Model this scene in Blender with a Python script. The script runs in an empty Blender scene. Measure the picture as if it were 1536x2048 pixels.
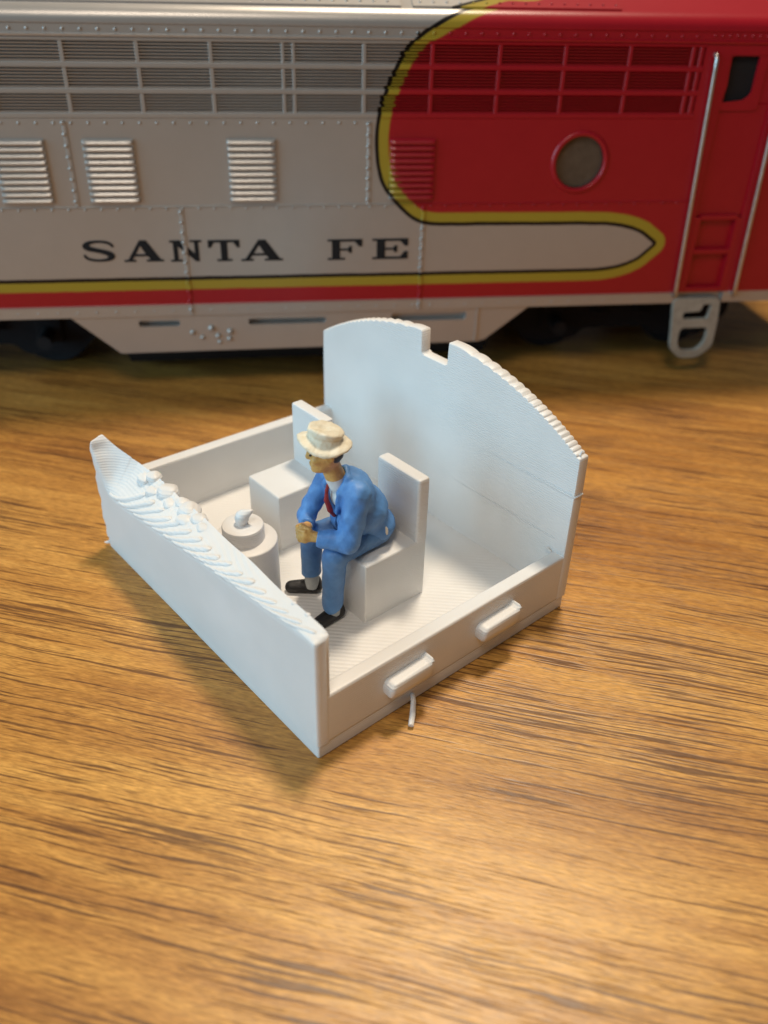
import bpy, bmesh, math, random
import numpy as np
from mathutils import Matrix, Vector

random.seed(7); rng = np.random.default_rng(7)
S = bpy.context.scene
COL = S.collection

# ------------------------------------------------------------------ camera, light, exposure
cam = bpy.data.cameras.new('camera'); camo = bpy.data.objects.new('camera', cam); COL.objects.link(camo)
R0 = (0.99161490, 0.05302608, -0.11784793)
R1 = (-0.12726837, 0.55893264, -0.81938823)
R2 = (0.02242011, 0.82751589, 0.56099447)
camo.matrix_world = Matrix(((*R0, -0.242673), (*R1, -6.059315), (*R2, 7.298765), (0, 0, 0, 1)))
cam.sensor_fit = 'VERTICAL'; cam.sensor_height = 36.0; cam.lens = 36.0 * 1716.449 / 2048.0
cam.clip_start = 0.1; cam.clip_end = 500
cam.dof.use_dof = True; cam.dof.focus_distance = 10.15; cam.dof.aperture_fstop = 0.03017 / 0.13
S.camera = camo

W = bpy.data.worlds.new('World'); S.world = W; W.use_nodes = True
W.node_tree.nodes['Background'].inputs[0].default_value = (1.0, 0.93, 0.86, 1)
W.node_tree.nodes['Background'].inputs[1].default_value = 0.07

def area(name, loc, target, size, power, col, shape='DISK', size_y=None):
    l = bpy.data.lights.new(name, 'AREA'); l.shape = shape; l.size = size
    if size_y: l.size_y = size_y
    l.energy = power; l.color = col
    o = bpy.data.objects.new(name, l); COL.objects.link(o); o.location = loc
    d = Vector(target) - Vector(loc); o.rotation_euler = d.to_track_quat('-Z', 'Y').to_euler()
    return o
# two warm ceiling lamps: one behind the train, a weaker one over the front of the table
area('ceiling_lamp', (11.0, 19.0, 64), (0.6, 3, 0), 11.0, 36000, (1.0, 0.84, 0.64))
area('ceiling_lamp', (-6.0, -16.0, 34), (0.6, 0, 0), 10.0, 4000, (1.0, 0.86, 0.70))
# cool daylight from a window on the left
area('window_light', (-60, -20, 22), (1, 3, 1), 56, 37000, (0.44, 0.78, 1.0), 'RECTANGLE', 44)

S.view_settings.view_transform = 'Standard'; S.view_settings.look = 'None'
S.view_settings.exposure = 0.0; S.view_settings.gamma = 1.0
S.view_settings.use_curve_mapping = False
S.render.engine = 'CYCLES'

# ------------------------------------------------------------------ helpers
def tag(o, label=None, cat=None, group=None, kind=None):
    if label: o['label'] = label
    if cat: o['category'] = cat
    if group: o['group'] = group
    if kind: o['kind'] = kind
    return o

def empty(name, loc, rz=0):
    o = bpy.data.objects.new(name, None); COL.objects.link(o)
    o.location = loc; o.rotation_euler = (0, 0, rz); o.empty_display_size = 0.3
    return o

def link(name, me, parent=None, loc=None):
    o = bpy.data.objects.new(name, me); COL.objects.link(o)
    if parent: o.parent = parent
    if loc is not None: o.location = loc
    return o

def mk(name, verts, faces, mat, parent=None, smooth=False, off=None, loc=None, attr=None):
    v = np.asarray(verts, dtype=float)
    if off is not None: v = v - np.asarray(off)
    me = bpy.data.meshes.new(name); me.from_pydata(v.tolist(), [], faces); me.update()
    if mat: me.materials.append(mat)
    if smooth: me.polygons.foreach_set('use_smooth', [True] * len(me.polygons))
    if attr is not None:
        a = me.attributes.new('paint', 'FLOAT', 'POINT'); a.data.foreach_set('value', np.asarray(attr, dtype=np.float32))
    return link(name, me, parent, loc)

def bm_obj(name, bm, mat, parent=None, smooth=True, loc=None, angle=35):
    bmesh.ops.recalc_face_normals(bm, faces=bm.faces)
    me = bpy.data.meshes.new(name); bm.to_mesh(me); bm.free()
    if mat: me.materials.append(mat)
    if smooth:
        me.polygons.foreach_set('use_smooth', [True] * len(me.polygons))
        me.set_sharp_from_angle(angle=math.radians(angle))
    return link(name, me, parent, loc)

def add_box(bm, x0, x1, y0, y1, z0, z1, bev=0.0, seg=2):
    b = bmesh.new()
    bmesh.ops.create_cube(b, size=1.0)
    for v in b.verts:
        v.co = Vector(((x0 + x1) / 2 + v.co.x * (x1 - x0), (y0 + y1) / 2 + v.co.y * (y1 - y0), (z0 + z1) / 2 + v.co.z * (z1 - z0)))
    if bev > 0: bmesh.ops.bevel(b, geom=list(b.edges), offset=bev, segments=seg, profile=0.6, affect='EDGES')
    me = bpy.data.meshes.new('t'); b.to_mesh(me); b.free(); bm.from_mesh(me); bpy.data.meshes.remove(me)

def add_lathe(bm, cx, cy, prof, n=48):
    rings = []
    for r, z in prof:
        rings.append([bm.verts.new((cx + r * math.cos(2 * math.pi * k / n), cy + r * math.sin(2 * math.pi * k / n), z)) for k in range(n)])
    for a, b in zip(rings[:-1], rings[1:]):
        for k in range(n): bm.faces.new((a[k], a[(k + 1) % n], b[(k + 1) % n], b[k]))
    bm.faces.new(rings[-1]); bm.faces.new(rings[0][::-1])

def add_tube(bm, pts, rad, n=10):
    pts = [Vector(p) for p in pts]; rings = []
    for i, p in enumerate(pts):
        d = (pts[min(i + 1, len(pts) - 1)] - pts[max(i - 1, 0)]).normalized()
        u = d.orthogonal().normalized() if i == 0 else (rings_u - d * rings_u.dot(d)).normalized()
        rings_u = u; w = d.cross(u); r = rad[i] if hasattr(rad, '__len__') else rad
        rings.append([bm.verts.new(p + (u * math.cos(2 * math.pi * k / n) + w * math.sin(2 * math.pi * k / n)) * r) for k in range(n)])
    for a, b in zip(rings[:-1], rings[1:]):
        for k in range(n): bm.faces.new((a[k], a[(k + 1) % n], b[(k + 1) % n], b[k]))
    bm.faces.new(rings[-1]); bm.faces.new(rings[0][::-1])

def poly_mesh(outlines, depth):
    """extruded flat shape with holes in the x-z plane, front face towards -y"""
    cu = bpy.data.curves.new('c', 'CURVE'); cu.dimensions = '2D'; cu.fill_mode = 'BOTH'; cu.extrude = depth / 2
    for pts in outlines:
        sp = cu.splines.new('POLY'); sp.points.add(len(pts) - 1)
        for i, (x, z) in enumerate(pts): sp.points[i].co = (x, z, 0, 1)
        sp.use_cyclic_u = True
    o = bpy.data.objects.new('c', cu); COL.objects.link(o)
    dg = bpy.context.evaluated_depsgraph_get(); dg.update()
    me = bpy.data.meshes.new_from_object(o.evaluated_get(dg))
    bpy.data.objects.remove(o); bpy.data.curves.remove(cu)
    n = len(me.vertices); co = np.empty(n * 3); me.vertices.foreach_get('co', co); co = co.reshape(-1, 3)
    co2 = np.stack([co[:, 0], -co[:, 2], co[:, 1]], 1)
    me.vertices.foreach_set('co', co2.ravel()); me.update(); me.materials.clear()
    return me

def rounded(pts, r, n=5):
    out = []
    m = len(pts)
    for i in range(m):
        p = Vector(pts[i]); a = Vector(pts[i - 1]) - p; b = Vector(pts[(i + 1) % m]) - p
        rr = min(r, a.length * .45, b.length * .45)
        p0 = p + a.normalized() * rr; p1 = p + b.normalized() * rr
        for k in range(n + 1):
            t = k / n; q = p0 * (1 - t) ** 2 + p * 2 * t * (1 - t) + p1 * t * t
            out.append((q.x, q.y))
    return out

# ------------------------------------------------------------------ materials
class NT:
    def __init__(s, name):
        s.m = bpy.data.materials.new(name); s.m.use_nodes = True; s.t = s.m.node_tree
        s.bsdf = s.t.nodes['Principled BSDF']; s.out = s.t.nodes['Material Output']
    def n(s, typ, **kw):
        nd = s.t.nodes.new(typ)
        for k, v in kw.items():
            if k.startswith('i_'):
                key = k[2:]; key = int(key) if key.isdigit() else key
                s.set(nd.inputs[key], v)
            else: setattr(nd, k, v)
        return nd
    def set(s, inp, v):
        if isinstance(v, bpy.types.NodeSocket): s.t.links.new(v, inp)
        else: inp.default_value = v
    def P(s, **kw):
        for k, v in kw.items(): s.set(s.bsdf.inputs[k.replace('_', ' ')], v)
    def math(s, op, a, b=0.0, c=0.0, clamp=False):
        nd = s.n('ShaderNodeMath', operation=op); nd.use_clamp = clamp
        s.set(nd.inputs[0], a); s.set(nd.inputs[1], b); s.set(nd.inputs[2], c); return nd.outputs[0]
    def mix(s, f, a, b, mode='MIX'):
        nd = s.n('ShaderNodeMix', data_type='RGBA', blend_type=mode); s.set(nd.inputs[0], f); s.set(nd.inputs[6], a); s.set(nd.inputs[7], b); return nd.outputs[2]
    def ramp(s, f, stops):
        nd = s.n('ShaderNodeValToRGB'); s.set(nd.inputs[0], f); e = nd.color_ramp.elements
        while len(e) < len(stops): e.new(0.5)
        for i, (p, c) in enumerate(stops): e[i].position = p; e[i].color = c if len(c) == 4 else (*c, 1)
        return nd.outputs[0]
    def coord(s, kind='Object', scale=(1, 1, 1), rot=(0, 0, 0), loc=(0, 0, 0)):
        tc = s.n('ShaderNodeTexCoord'); mp = s.n('ShaderNodeMapping')
        s.t.links.new(tc.outputs[kind], mp.inputs[0]); mp.inputs[1].default_value = loc; mp.inputs[2].default_value = rot; mp.inputs[3].default_value = scale
        return mp.outputs[0]
    def noise(s, vec, scale, detail=3, rough=0.5, dist=0.0):
        nd = s.n('ShaderNodeTexNoise'); s.set(nd.inputs['Vector'], vec); nd.inputs['Scale'].default_value = scale
        nd.inputs['Detail'].default_value = detail; nd.inputs['Roughness'].default_value = rough; nd.inputs['Distortion'].default_value = dist
        return nd.outputs[0]
    def bump(s, h, strength, dist, normal=None):
        nd = s.n('ShaderNodeBump'); s.set(nd.inputs['Height'], h); nd.inputs['Strength'].default_value = strength; nd.inputs['Distance'].default_value = dist
        if normal is not None: s.set(nd.inputs['Normal'], normal)
        return nd.outputs[0]

GRAIN = math.radians(-21)
def wood_material():
    m = NT('oiled_wood')
    tc = m.n('ShaderNodeTexCoord'); rot = m.n('ShaderNodeMapping'); m.t.links.new(tc.outputs['Object'], rot.inputs[0])
    rot.inputs[2].default_value = (0, 0, -GRAIN)
    base = rot.outputs[0]
    wob = m.n('ShaderNodeTexNoise'); m.set(wob.inputs['Vector'], base); wob.inputs['Scale'].default_value = 0.35; wob.inputs['Detail'].default_value = 2
    off = m.n('ShaderNodeVectorMath', operation='SCALE'); m.set(off.inputs[0], wob.outputs[1]); off.inputs['Scale'].default_value = 0.22
    add = m.n('ShaderNodeVectorMath', operation='ADD'); m.set(add.inputs[0], base); m.set(add.inputs[1], off.outputs[0])
    p = add.outputs[0]
    def st(sx, sy, loc=(0, 0, 0)):
        mp = m.n('ShaderNodeMapping'); m.t.links.new(p, mp.inputs[0]); mp.inputs[3].default_value = (sx, sy, 1); mp.inputs[1].default_value = loc; return mp.outputs[0]
    broad = m.noise(st(0.09, 0.42), 1.0, 3, 0.55)
    mid = m.noise(st(0.30, 4.6, (3, 1, 0)), 1.0, 5, 0.62)
    fine = m.noise(st(0.9, 30.0, (7, 2, 0)), 1.0, 3, 0.6)
    pores = m.noise(st(0.62, 27.0, (1, 9, 0)), 1.0, 1.5, 0.5, 0.15)
    pores2 = m.noise(st(2.0, 75.0, (11, 3, 0)), 1.0, 2, 0.5, 0.1)
    clus = m.noise(st(0.16, 1.1, (5, 4, 0)), 1.0, 3, 0.55)
    # glued boards of slightly different tone, each a few centimetres wide
    sepw = m.n('ShaderNodeSeparateXYZ'); m.t.links.new(base, sepw.inputs[0])
    bid = m.math('FLOOR', m.math('MULTIPLY', m.math('ADD', sepw.outputs[1], 1.3), 1 / 5.6))
    wn = m.n('ShaderNodeTexWhiteNoise', noise_dimensions='1D'); m.set(wn.inputs['W'], bid)
    a = m.math('ADD', m.math('ADD', m.math('MULTIPLY', broad, 0.50), m.math('MULTIPLY', mid, 0.42)), m.math('MULTIPLY', wn.outputs[0], 0.08))
    col = m.ramp(a, [(0.34, (0.31, 0.125, 0.024)), (0.47, (0.49, 0.230, 0.047)), (0.61, (0.67, 0.355, 0.085))])
    f = m.ramp(fine, [(0.3, (0.87, 0.84, 0.81)), (0.65, (1.05, 1.05, 1.05))])
    col = m.mix(0.8, col, f, 'MULTIPLY')
    pth = m.math('ADD', pores, m.math('MULTIPLY', clus, 0.45))
    pm = m.ramp(pth, [(0.79, (0, 0, 0)), (0.86, (1, 1, 1))])
    pm2 = m.ramp(m.math('ADD', pores2, m.math('MULTIPLY', clus, 0.35)), [(0.745, (0, 0, 0)), (0.83, (1, 1, 1))])
    pm = m.math('MAXIMUM', pm, m.math('MULTIPLY', pm2, 0.7))
    col = m.mix(m.math('MULTIPLY', pm, 0.80), col, (0.085, 0.028, 0.008, 1))
    # slanted cross-grain figure lines, with their shimmer painted into the colour
    tc2 = m.n('ShaderNodeMapping'); m.t.links.new(p, tc2.inputs[0]); tc2.inputs[2].default_value = (0, 0, math.radians(-62)); tc2.inputs[3].default_value = (7, 42, 1)
    sh = m.noise(tc2.outputs[0], 1.0, 2, 0.6)
    g = m.ramp(sh, [(0.30, (0.62, 0.58, 0.54)), (0.52, (1, 1, 1)), (0.72, (1.34, 1.36, 1.38))])
    col = m.mix(0.75, col, g, 'MULTIPLY')
    rough = m.math('ADD', 0.35, m.math('MULTIPLY', sh, 0.12))
    nb = m.bump(m.math('ADD', m.math('MULTIPLY', sh, 0.5), m.math('MULTIPLY', pm, -1.0)), 0.22, 0.02)
    m.P(Base_Color=col, Roughness=rough, Normal=nb, Specular_IOR_Level=0.6)
    return m.m

def plastic_material(name, raster=False):
    m = NT(name)
    tc = m.n('ShaderNodeTexCoord'); sp = m.n('ShaderNodeSeparateXYZ'); m.t.links.new(tc.outputs['Object'], sp.inputs[0])
    if raster:
        u = m.math('MULTIPLY', m.math('ADD', sp.outputs[0], sp.outputs[1]), 0.7071 * 2 * math.pi / 0.062)
    else:
        u = m.math('MULTIPLY', sp.outputs[2], 2 * math.pi / 0.032)
    nz = m.noise(m.coord(scale=(1.2, 1.2, 30) if not raster else (6, 6, 6)), 1.0, 3)
    s = m.math('SINE', m.math('ADD', u, m.math('MULTIPLY', nz, 2.0)))
    mask = m.noise(m.coord(scale=(0.8, 0.8, 2.2), loc=(3, 2, 1)), 1.0, 2)
    amp = m.ramp(mask, [(0.35, (0.15,) * 3), (0.7, (1, 1, 1))])
    h = m.math('MULTIPLY', s, amp)
    spk = m.noise(m.coord(), 55, 2)
    h2 = m.math('ADD', h, m.math('MULTIPLY', spk, 0.6))
    nb = m.bump(h2, 0.5, 0.0052 if not raster else 0.0045)
    big = m.noise(m.coord(), 0.9, 3)
    col = m.ramp(big, [(0.3, (0.725, 0.72, 0.712)), (0.7, (0.78, 0.775, 0.768))])
    m.P(Base_Color=col, Roughness=0.42, Normal=nb, Specular_IOR_Level=0.45, Subsurface_Weight=0.12, Subsurface_Scale=0.06)
    m.bsdf.inputs['Subsurface Radius'].default_value = (1.0, 0.85, 0.7)
    return m.m

def paint_fig(name, col, var=0.25, rough=0.55, bump=0.25, hi=None, scale=9):
    m = NT(name)
    nz = m.noise(m.coord(), scale, 4, 0.6); n2 = m.noise(m.coord(loc=(4, 4, 4)), scale * 4, 3, 0.6)
    lo = tuple(c * (1 - var) for c in col); hi = hi or tuple(min(1, c * (1 + var)) for c in col)
    c = m.ramp(nz, [(0.3, lo), (0.72, hi)])
    nb = m.bump(m.math('ADD', nz, m.math('MULTIPLY', n2, 0.5)), bump, 0.03)
    m.P(Base_Color=c, Roughness=rough, Normal=nb)
    return m

def loco_paint(name='loco_paint'):
    m = NT(name)
    at = m.n('ShaderNodeAttribute', attribute_name='paint'); d = at.outputs['Fac']
    tc = m.n('ShaderNodeTexCoord'); sp = m.n('ShaderNodeSeparateXYZ'); m.t.links.new(tc.outputs['Object'], sp.inputs[0]); z = sp.outputs[2]
    nz = m.noise(m.coord(), 3.0, 4, 0.6); nf = m.noise(m.coord(), 60, 2)
    silver = m.ramp(nz, [(0.2, (0.41, 0.388, 0.368)), (0.8, (0.435, 0.412, 0.392))])
    red = m.ramp(nz, [(0.2, (0.31, 0.004, 0.013)), (0.8, (0.335, 0.006, 0.015))])
    dd = m.math('ADD', d, m.math('MULTIPLY', m.math('SUBTRACT', nz, 0.5), 0.025))
    def stp(v, w=0.012): return m.math('MULTIPLY_ADD', m.math('SUBTRACT', dd, v), 1 / w, 0.5, clamp=True)
    c = m.mix(stp(0.0), silver, (0.012, 0.010, 0.010, 1))
    c = m.mix(stp(0.065), c, (0.34, 0.245, 0.024, 1))
    c = m.mix(stp(0.225, 0.03), c, red)
    low = m.math('MULTIPLY_ADD', m.math('SUBTRACT', 1.735, z), 1 / 0.03, 0.5, clamp=True)
    c = m.mix(low, c, silver)
    isred = m.math('MULTIPLY', stp(0.055), m.math('SUBTRACT', 1.0, low))
    nb = m.bump(nf, 0.12, 0.01)
    m.P(Base_Color=c, Roughness=m.math('MULTIPLY_ADD', isred, -0.03, 0.34), Metallic=m.math('MULTIPLY_ADD', isred, -0.5, 0.5), Normal=nb)
    return m.m

def simple(name, col, rough=0.5, metal=0.0, var=0.15, scale=8, bump=0.1):
    m = NT(name); nz = m.noise(m.coord(), scale, 4, 0.6)
    c = m.ramp(nz, [(0.3, tuple(x * (1 - var) for x in col)), (0.7, tuple(min(1, x * (1 + var)) for x in col))])
    m.P(Base_Color=c, Roughness=rough, Metallic=metal, Normal=m.bump(nz, bump, 0.02)); return m.m

M_WOOD = wood_material()
M_PLA = plastic_material('white_printed_plastic')
M_FLOOR = plastic_material('white_printed_floor', True)
M_LOCO = loco_paint()
M_BLACK = simple('black_lettering', (0.005, 0.004, 0.005), 0.9)
M_DARK = simple('underframe_shade_black', (0.005, 0.0035, 0.006), 0.9, 0, 0.3)  # near-black: the shade under the body is put into the colour
M_STEEL = simple('dull_steel', (0.52, 0.50, 0.48), 0.32, 0.9)
M_GLASS = simple('murky_window', (0.085, 0.065, 0.05), 0.2)
M_VOID = simple('unlit_cab_black', (0.005, 0.003, 0.004), 0.9)  # black in place of the shade inside the cab
M_STEP = simple('pale_grey_plastic', (0.33, 0.31, 0.27), 0.45)
M_WHEEL = simple('wheel_shade_black', (0.007, 0.005, 0.007), 0.8, 0.0)  # blackened so the wheels sink into painted under-body shade

# ------------------------------------------------------------------ table
bm = bmesh.new(); add_box(bm, -60, 60, -42, 62, -2.4, 0, 0.1)
tab = bm_obj('tabletop', bm, M_WOOD)
tag(tab, 'brown wooden tabletop with dark streaky grain under everything', 'table', kind='structure')

# ------------------------------------------------------------------ printed tray
TR = math.radians(33.227)
tray = empty('cab_tray', (0, 0, 0.003), TR)
tag(tray, 'white 3D-printed plastic tray with two seats, a drum and an arched end panel', 'plastic tray')
WID, LEN, T = 4.92, 4.0, 0.186
bm = bmesh.new(); add_box(bm, 0.012, LEN - 0.012, 0.012, WID - 0.012, 0.0, 0.197, 0.03, 3)
bm_obj('base', bm, M_PLA, tray)
bm = bmesh.new(); add_box(bm, 0.10, 3.9, 0.10, WID - 0.10, 0.15, 0.26)
bm_obj('floor', bm, M_FLOOR, tray)
# side walls
def wall(y0, y1, h0, h1):
    bm = bmesh.new(); add_box(bm, 0.06, 3.93, y0, y1, 0.19, 1.0, 0.035, 4)
    for v in bm.verts:
        if v.co.z > 0.6: v.co.z += (h0 + (h1 - h0) * v.co.x / LEN) - 1.0
    return bm_obj('side_wall', bm, M_PLA, tray)
wall(0.002, 0.186, 0.868, 0.873)
wall(WID - 0.186, WID - 0.002, 1.115, 1.03)

# arched back panel, printed in steps
def arch_outline():
    yc, zt = 2.46, 2.985; half = 2.46; zc = 2.26
    Rr = (half ** 2 + (zt - zc) ** 2) / (2 * (zt - zc)); cz = zt - Rr
    st = 0.036
    def yh(z): return math.sqrt(max(Rr ** 2 - (z - cz) ** 2, 0))
    right = [(0.0, 0.19), (-0.004, 1.0), (0.0, 1.9)]
    a0 = math.asin(half / Rr)
    for an in np.linspace(-a0, 0, 420):
        z = cz + Rr * math.cos(an); y = half + Rr * math.sin(an)
        b = 0.020 * abs(math.sin(math.pi * (z - zc) / st)) ** 0.8 - 0.012
        right.append((y + b * math.sin(an), z + b * math.cos(an)))
    left = [(WID - y, z) for y, z in right]
    right = [p for p in right if p[0] < 2.25]; left = [p for p in left if p[0] > 2.77]
    notch = [(2.255, 2.93), (2.262, 2.67), (2.30, 2.648), (2.70, 2.648), (2.745, 2.67), (2.755, 2.955)]
    return right + notch + left[::-1]
def extrude_yz(name, ol, x0, x1, mat, parent, inset=0.014):
    ol = np.array(ol); n = len(ol)
    t = np.roll(ol, -1, 0) - np.roll(ol, 1, 0); t /= np.linalg.norm(t, axis=1)[:, None] + 1e-9
    nr = np.stack([-t[:, 1], t[:, 0]], 1)      # inward for this winding is decided below
    area_ = 0.5 * np.sum(ol[:, 0] * np.roll(ol[:, 1], -1) - np.roll(ol[:, 0], -1) * ol[:, 1])
    if area_ < 0: nr = -nr
    rings = []
    for x, k in ((x0, 0.5), (x0 + 0.012, 0), (x1 - 0.012, 0), (x1, 0.5)):
        q = ol + nr * inset * k; rings.append(np.column_stack([np.full(n, x), q]))
    V = np.concatenate(rings); F = []
    for r in range(len(rings) - 1):
        for i in range(n): F.append((r * n + i, r * n + (i + 1) % n, (r + 1) * n + (i + 1) % n, (r + 1) * n + i))
    F.append(tuple(range(n))[::-1]); F.append(tuple((len(rings) - 1) * n + i for i in range(n)))
    bm = bmesh.new(); vs = [bm.verts.new(v) for v in V]
    for f in F: bm.faces.new([vs[i] for i in f])
    return bm
bm = extrude_yz('back_panel', arch_outline(), 3.84, 4.0, M_PLA, tray)
# raised layer lines where the print paused
add_tube(bm, [(3.86, 1.9, 1.752), (3.846, 1.3, 1.754), (3.838, 0.6, 1.758), (3.838, 0.05, 1.762), (3.85, 0.0, 1.762), (3.92, -0.006, 1.762), (3.99, 0.0, 1.762)], [0.002, 0.008, 0.013, 0.017, 0.018, 0.018, 0.014], 8)
add_tube(bm, [(3.85, 2.6, 1.06), (3.843, 1.6, 1.062), (3.84, 0.7, 1.066), (3.84, 0.19, 1.07)], [0.002, 0.007, 0.009, 0.008], 8)
bp_ = bm_obj('back_panel', bm, M_PLA, tray, angle=50)
for p in bp_.data.polygons:
    if p.loop_total > 12: p.use_smooth = False
bm = bmesh.new(); add_tube(bm, [(3.9, 0.06, 2.30), (3.9, 0.05, 2.345), (3.905, 0.035, 2.37)], [0.015, 0.010, 0.003], 6)
bm_obj('loose_filament', bm, M_PLA, tray); bm = bmesh.new()
add_tube(bm, [(3.82, 0.20, 0.86), (3.80, 0.25, 0.90), (3.77, 0.26, 0.925)], [0.02, 0.014, 0.003], 6)
bm_obj('loose_filament', bm, M_PLA, tray)

# broken front panel: sloping, roped top
def front_panel():
    ny, nv = 560, 26
    Y = np.linspace(0, WID, ny)
    zo = np.interp(Y, [0, .06, .24, .58, 1.13, 2.17, 3.4, 4.1, 4.5, 4.62, 4.70, 4.80, 4.92], [1.62, 1.655, 1.633, 1.579, 1.50, 1.352, 1.16, 1.055, 1.03, 1.07, 1.22, 1.48, 1.77])
    k = np.ones(21) / 21; zo = np.convolve(np.pad(zo, 10, 'edge'), k, 'valid')
    XI = np.interp(Y, [0, .3, 1.2, 2.2, 3.2, 4.0, 4.4, 4.7, 4.92], [T, T, .27, .37, .44, .46, .42, .28, T])
    zi = 1.70 + 0.055 * np.clip((Y - 4.6) / 0.3, 0, 1) ** 2 - 1.0 * (XI - T) - 0.03 * np.exp(-(Y / 0.06) ** 2) + 0.012 * np.sin(Y * 5.1) * (Y < 4.5)
    vv = np.linspace(0, 1, nv)
    tip = np.clip((Y - 4.45) / 0.5, 0, 1)
    X = np.zeros((ny, nv)); Z = np.zeros((ny, nv))
    for j, v in enumerate(vv):
        s = v ** 0.8
        dip = -0.05 * np.sin(math.pi * v) * np.clip((Y - 3.9) / 0.6, 0, 1) * np.clip((4.86 - Y) / 0.25, 0, 1)
        Z[:, j] = zo + (zi - zo) * s + dip
        X[:, j] = 0.006 + (XI - 0.012) * v
        # round the outer lip and inner lip
    X -= 0.02 * np.sin(math.pi * np.minimum(vv * 3, 1))[None, :] * 0.6
    YY = Y[:, None]
    # lumps of stray plastic near the inner edge
    msk = np.clip((YY - 2.5) / 0.3, 0, 1) * np.clip((4.4 - YY) / 0.2, 0, 1) * np.clip((vv[None, :] - .45) / .2, 0, 1)
    Z += msk * 0.007 * (np.sin(YY * 31 + vv[None, :] * 9) * np.sin(YY * 53 + 2 - vv[None, :] * 14) + 0.5 * np.sin(YY * 90 + vv[None, :] * 22))
    # left end wobble and right end rounding of the plan
    nf_ = 26
    rings = []
    for i in range(ny):
        zl = np.linspace(0.19, Z[i, 0] - 0.01, nf_)
        outer = np.column_stack([0.0 + 0.0 * zl, np.full(nf_, Y[i]), zl])
        top = np.column_stack([X[i], np.full(nv, Y[i]), Z[i]])
        zb = np.linspace(Z[i, -1] - 0.02, 0.19, 8)
        inner = np.column_stack([np.interp(zb, [0, Z[i, -1] - 0.45, Z[i, -1] - 0.12, 9], [T, T, XI[i], XI[i]]), np.full(8, Y[i]), zb])
        ring = np.concatenate([outer, top, inner])
        e0 = min(Y[i], WID - Y[i])
        if e0 < 0.035:                       # rounded vertical corners
            q = 1 - math.sqrt(max(0, 1 - (1 - e0 / 0.035) ** 2)); ring[:, 0] = T / 2 + (ring[:, 0] - T / 2) * (1 - q * 0.55)
            ring[nf_:nf_ + nv, 2] -= 0.03 * q
        edge = np.clip((Y[i] - 4.55) / 0.37, 0, 1) ** 3
        ring[:, 1] += edge * (0.02 + 0.028 * np.sin(ring[:, 2] * 13 + 0.6) + 0.018 * np.sin(ring[:, 2] * 29) + 0.02 * np.clip(0.5 - ring[:, 2], -.3, 0.5))
        rings.append(ring)
    m = len(rings[0]); V = np.concatenate(rings); F = []
    for i in range(ny - 1):
        for j in range(m - 1): F.append((i * m + j, i * m + j + 1, (i + 1) * m + j + 1, (i + 1) * m + j))
    F.append(tuple(range(m))[::-1]); F.append(tuple((ny - 1) * m + j for j in range(m)))
    bm = bmesh.new(); vs = [bm.verts.new(v) for v in V]
    for f in F: bm.faces.new([vs[i] for i in f])
    bmesh.ops.triangulate(bm, faces=[f for f in bm.faces if len(f.verts) > 4])
    # ropes of filament laid over the slope, each ending in a rounded tip
    def at(y, v):
        i = min(max(y / WID * (ny - 1), 0), ny - 1); i0 = int(min(i, ny - 2)); t = i - i0
        jx = lambda A: np.interp(v, vv, A[i0] * (1 - t) + A[i0 + 1] * t)
        return np.array((jx(X), y, jx(Z)))
    yk = 0.10
    while yk < 4.15:
        sl = float(np.interp(yk + .2, Y, np.hypot(zi - zo, XI))); r0 = min(max(0.078 * sl + 0.011, 0.025), 0.044) * random.uniform(.85, 1.15)
        L_ = random.uniform(.58, .72); vt = random.uniform(.40, .52)
        pts = []; rad = []
        for t in list(np.linspace(0, .9, 11)) + [.94, .97, .99, 1.0]:
            y = yk + L_ * (1 - t); v = 0.03 + vt * t ** 2.0
            pts.append(tuple(at(min(y, 4.7), v) + np.array((.002, 0, -.006))))
            rad.append(r0 * (0.55 + .45 * t) * math.sqrt(max(1 - max((t - .88) / .12, 0) ** 2, 0.01)))
        add_tube(bm, pts, rad, 10)
        yk += random.uniform(.22, .26)
    # lumps of stray plastic near the inner edge
    for (cy, cv, r, fl) in [(4.16, .86, .11, .55), (4.04, .97, .10, .7), (3.86, .72, .10, .55), (3.66, .95, .14, .7), (3.45, .78, .10, .55), (3.30, .97, .09, .7), (3.10, .96, .14, .7), (2.98, .70, .12, .5), (2.80, .93, .10, .6), (2.62, .85, .09, .5), (0.62, .97, .03, .8), (0.36, .98, .03, .8)]:
        p = at(cy, cv); b0 = len(bm.verts)
        ret = bmesh.ops.create_icosphere(bm, subdivisions=3, radius=r)
        for v in ret['verts']:
            n_ = v.co.normalized(); k_ = 1 + 0.10 * math.sin(n_.x * 4 + cy * 7) * math.sin(n_.y * 4 + cy)
            v.co = Vector((p[0] + v.co.x * k_, p[1] + v.co.y * k_ * 1.15, p[2] - r * .36 + v.co.z * k_ * fl))
    return bm_obj('front_panel', bm, M_PLA, tray, angle=60)
tag(front_panel(), 'low end panel with a ragged roped top edge')
bm = bmesh.new(); add_tube(bm, [(0.03, 4.90, 0.08), (0.0, 4.95, 0.05), (-0.03, 4.98, 0.05)], [0.03, 0.02, 0.006], 6)
bm_obj('loose_filament', bm, M_PLA, tray)

# seats
def seat(x0, x1, y0, y1):
    bm = bmesh.new(); add_box(bm, x0, x1, y0, y1, 0.24, 1.12, 0.03, 3)
    s = bm_obj('seat', bm, M_PLA, tray)
    bm = bmesh.new(); add_box(bm, x1 - 0.17, x1 + 0.006, y0 - 0.004, y1 - 0.002, 1.06, 2.0, 0.045, 4)
    bm_obj('backrest', bm, M_PLA, s)
    return s
seat(1.58, 2.55, 1.145, 1.91)
seat(1.63, 2.55, 3.0, 3.72)
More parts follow.
